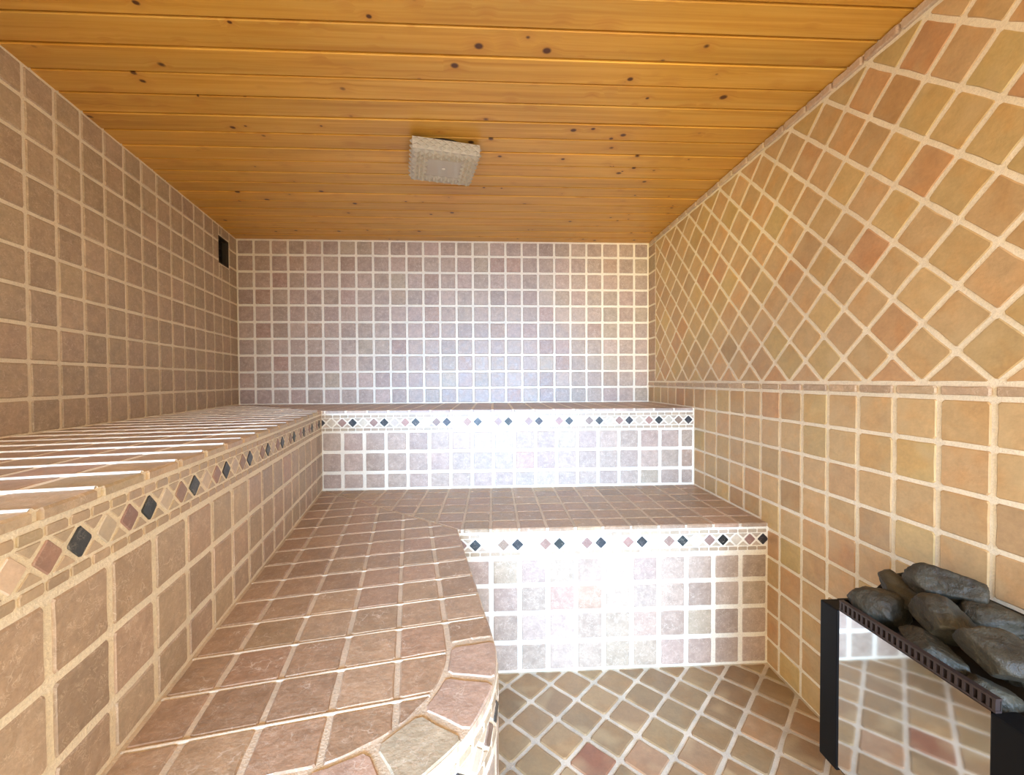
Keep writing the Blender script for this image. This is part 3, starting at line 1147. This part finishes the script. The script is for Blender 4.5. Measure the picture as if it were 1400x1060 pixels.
# raised guards at the back and the far side
bm = bmesh.new()
a = [(HX1 - 0.16, HY0, HZ1 - 0.2), (HX1 - 0.16, HY1, HZ1 - 0.2), (HX1 - 0.16, HY1 - 0.1, -4.30), (HX1 - 0.16, HY0 + 0.1, -4.30)]
va = [bm.verts.new(W(*p)) for p in a]
vb = [bm.verts.new(W(p[0] + 0.12, p[1], p[2])) for p in a]
bm.faces.new(va)
bm.faces.new(vb)
for k in range(4):
    bm.faces.new((va[k], va[(k + 1) % 4], vb[(k + 1) % 4], vb[k]))
bm_obj('back_guard', bm, 'black_metal', heater)
for yy in (HY1 - 0.10, HY0 + 0.03):
    bm = bmesh.new()
    a = [(HX0 + 1.0, yy, HZ1 - 0.01), (HX1 - 0.17, yy, HZ1 - 0.01), (HX1 - 0.17, yy, -4.33), (HX1 - 0.75, yy, -4.40), (HX0 + 1.15, yy, HZ1 + 0.12)]
    va = [bm.verts.new(W(*p)) for p in a]
    vb = [bm.verts.new(W(p[0], p[1] + 0.06, p[2])) for p in a]
    bm.faces.new(va)
    bm.faces.new(vb)
    for k in range(5):
        bm.faces.new((va[k], va[(k + 1) % 5], vb[(k + 1) % 5], vb[k]))
    bm_obj('side_guard', bm, 'black_metal', heater)
# slotted rim over the front panel
RX, RZ0, RZ1 = HX0 + 0.04, HZ1 + 0.005, HZ1 + 0.22
rim = hbox('slotted_rim', (RX, PY0 - 0.05, RZ0), (RX + 0.10, PY1 + 0.02, RZ0 + 0.035), 'rim_metal')
rim['label'] = 'dark brown slotted rim'
hbox('rim_rail', (RX, PY0 - 0.05, RZ1 - 0.035), (RX + 0.10, PY1 + 0.02, RZ1), 'rim_metal', 0.0, rim)
hbox('rim_back', (RX + 0.085, PY0 - 0.05, RZ0 + 0.036), (RX + 0.10, PY1 + 0.02, RZ1 - 0.036), 'dark_void', 0.0, rim)
NB = 27
for k in range(NB):
    yy = PY0 - 0.05 + (PY1 - PY0 + 0.07) * (k + 0.0) / (NB - 1)
    yy = min(max(yy, PY0 - 0.02), PY1 - 0.01)
    hbox('rim_bar', (RX + 0.005, yy - 0.022, RZ0 + 0.034), (RX + 0.082, yy + 0.022, RZ1 - 0.034), 'rim_metal', 0.0, rim)

# stones, each placed along the sight line to where it shows, at the depth of the tray
def ray(u, v):
    return RM @ Vector(((u - 700) / FPX, 1, -(v - 530) / FPX))

def stone(u, v, xd, size, rot, seed, label):
    d = ray(u, v)
    c = d * (xd / d.x)
    rng = random.Random(seed)
    bm = bmesh.new()
    bmesh.ops.create_icosphere(bm, subdivisions=5, radius=1.0)
    planes = []
    for k in range(11):
        q = Vector((rng.gauss(0, 1), rng.gauss(0, 1), rng.gauss(0, 1))).normalized()
        planes.append((q, rng.uniform(0.70, 1.0)))
    for vtx in bm.verts:
        dv = vtx.co.normalized()
        acc = sum(max(0.0, dv.dot(q) / h) ** 34 for q, h in planes) + 1.0 / 1.16 ** 34
        rr = acc ** (-1 / 34)
        n = mnoise.noise(dv * 2.2 + Vector((seed, 0, 0))) * 0.05 + mnoise.noise(dv * 6 + Vector((seed, 5, 0))) * 0.04 + mnoise.noise(dv * 15 + Vector((seed, 9, 2))) * 0.016
        rr *= 1 + n
        vtx.co = Vector((dv.x * rr * size[0], dv.y * rr * size[1], dv.z * rr * size[2]))
    bmesh.ops.scale(bm, vec=(U, U, U), verts=bm.verts)
    o = bm_obj('heater_stone', bm, 'rock', None, True)
    o.rotation_euler = rot
    o.location = W(*c)
    tag(o, label, 'stone', 'stones heaped in the heater')

stone(1203, 830, 8.0, (0.42, 0.52, 0.36), (0.1, 0.2, 0.3), 3, 'rounded stone at the far front corner of the heater, against the slotted rim')
stone(1232, 806, 8.5, (0.32, 0.48, 0.23), (0.2, -0.1, -0.4), 5, 'flat stone lying behind the rounded corner stone in the heater')
stone(1292, 800, 8.85, (0.42, 0.60, 0.36), (0.0, 0.15, 0.2), 8, 'topmost smooth stone by the back guard of the heater')
stone(1288, 848, 8.15, (0.42, 0.56, 0.36), (-0.15, 0.2, -0.2), 12, 'big angular stone in the middle of the heater heap')
stone(1357, 848, 9.0, (0.36, 0.50, 0.28), (0.1, 0.0, 0.5), 15, 'brownish stone wedged between the middle stone and the back guard')
stone(1362, 893, 7.95, (0.38, 0.48, 0.36), (0.2, 0.2, 0.1), 21, 'pitted light grey stone at the near end of the heater')
stone(1272, 890, 7.78, (0.26, 0.50, 0.26), (0.1, -0.3, 0.15), 27, 'long low stone lying along the slotted rim of the heater')
stone(1362, 952, 7.95, (0.22, 0.30, 0.20), (0.3, 0.1, 0.6), 31, 'small dark stone sunk at the near front corner of the heater')
stone(1395, 915, 8.75, (0.32, 0.34, 0.30), (0.2, 0.5, 0.1), 37, 'dark stone at the near back corner of the heater')
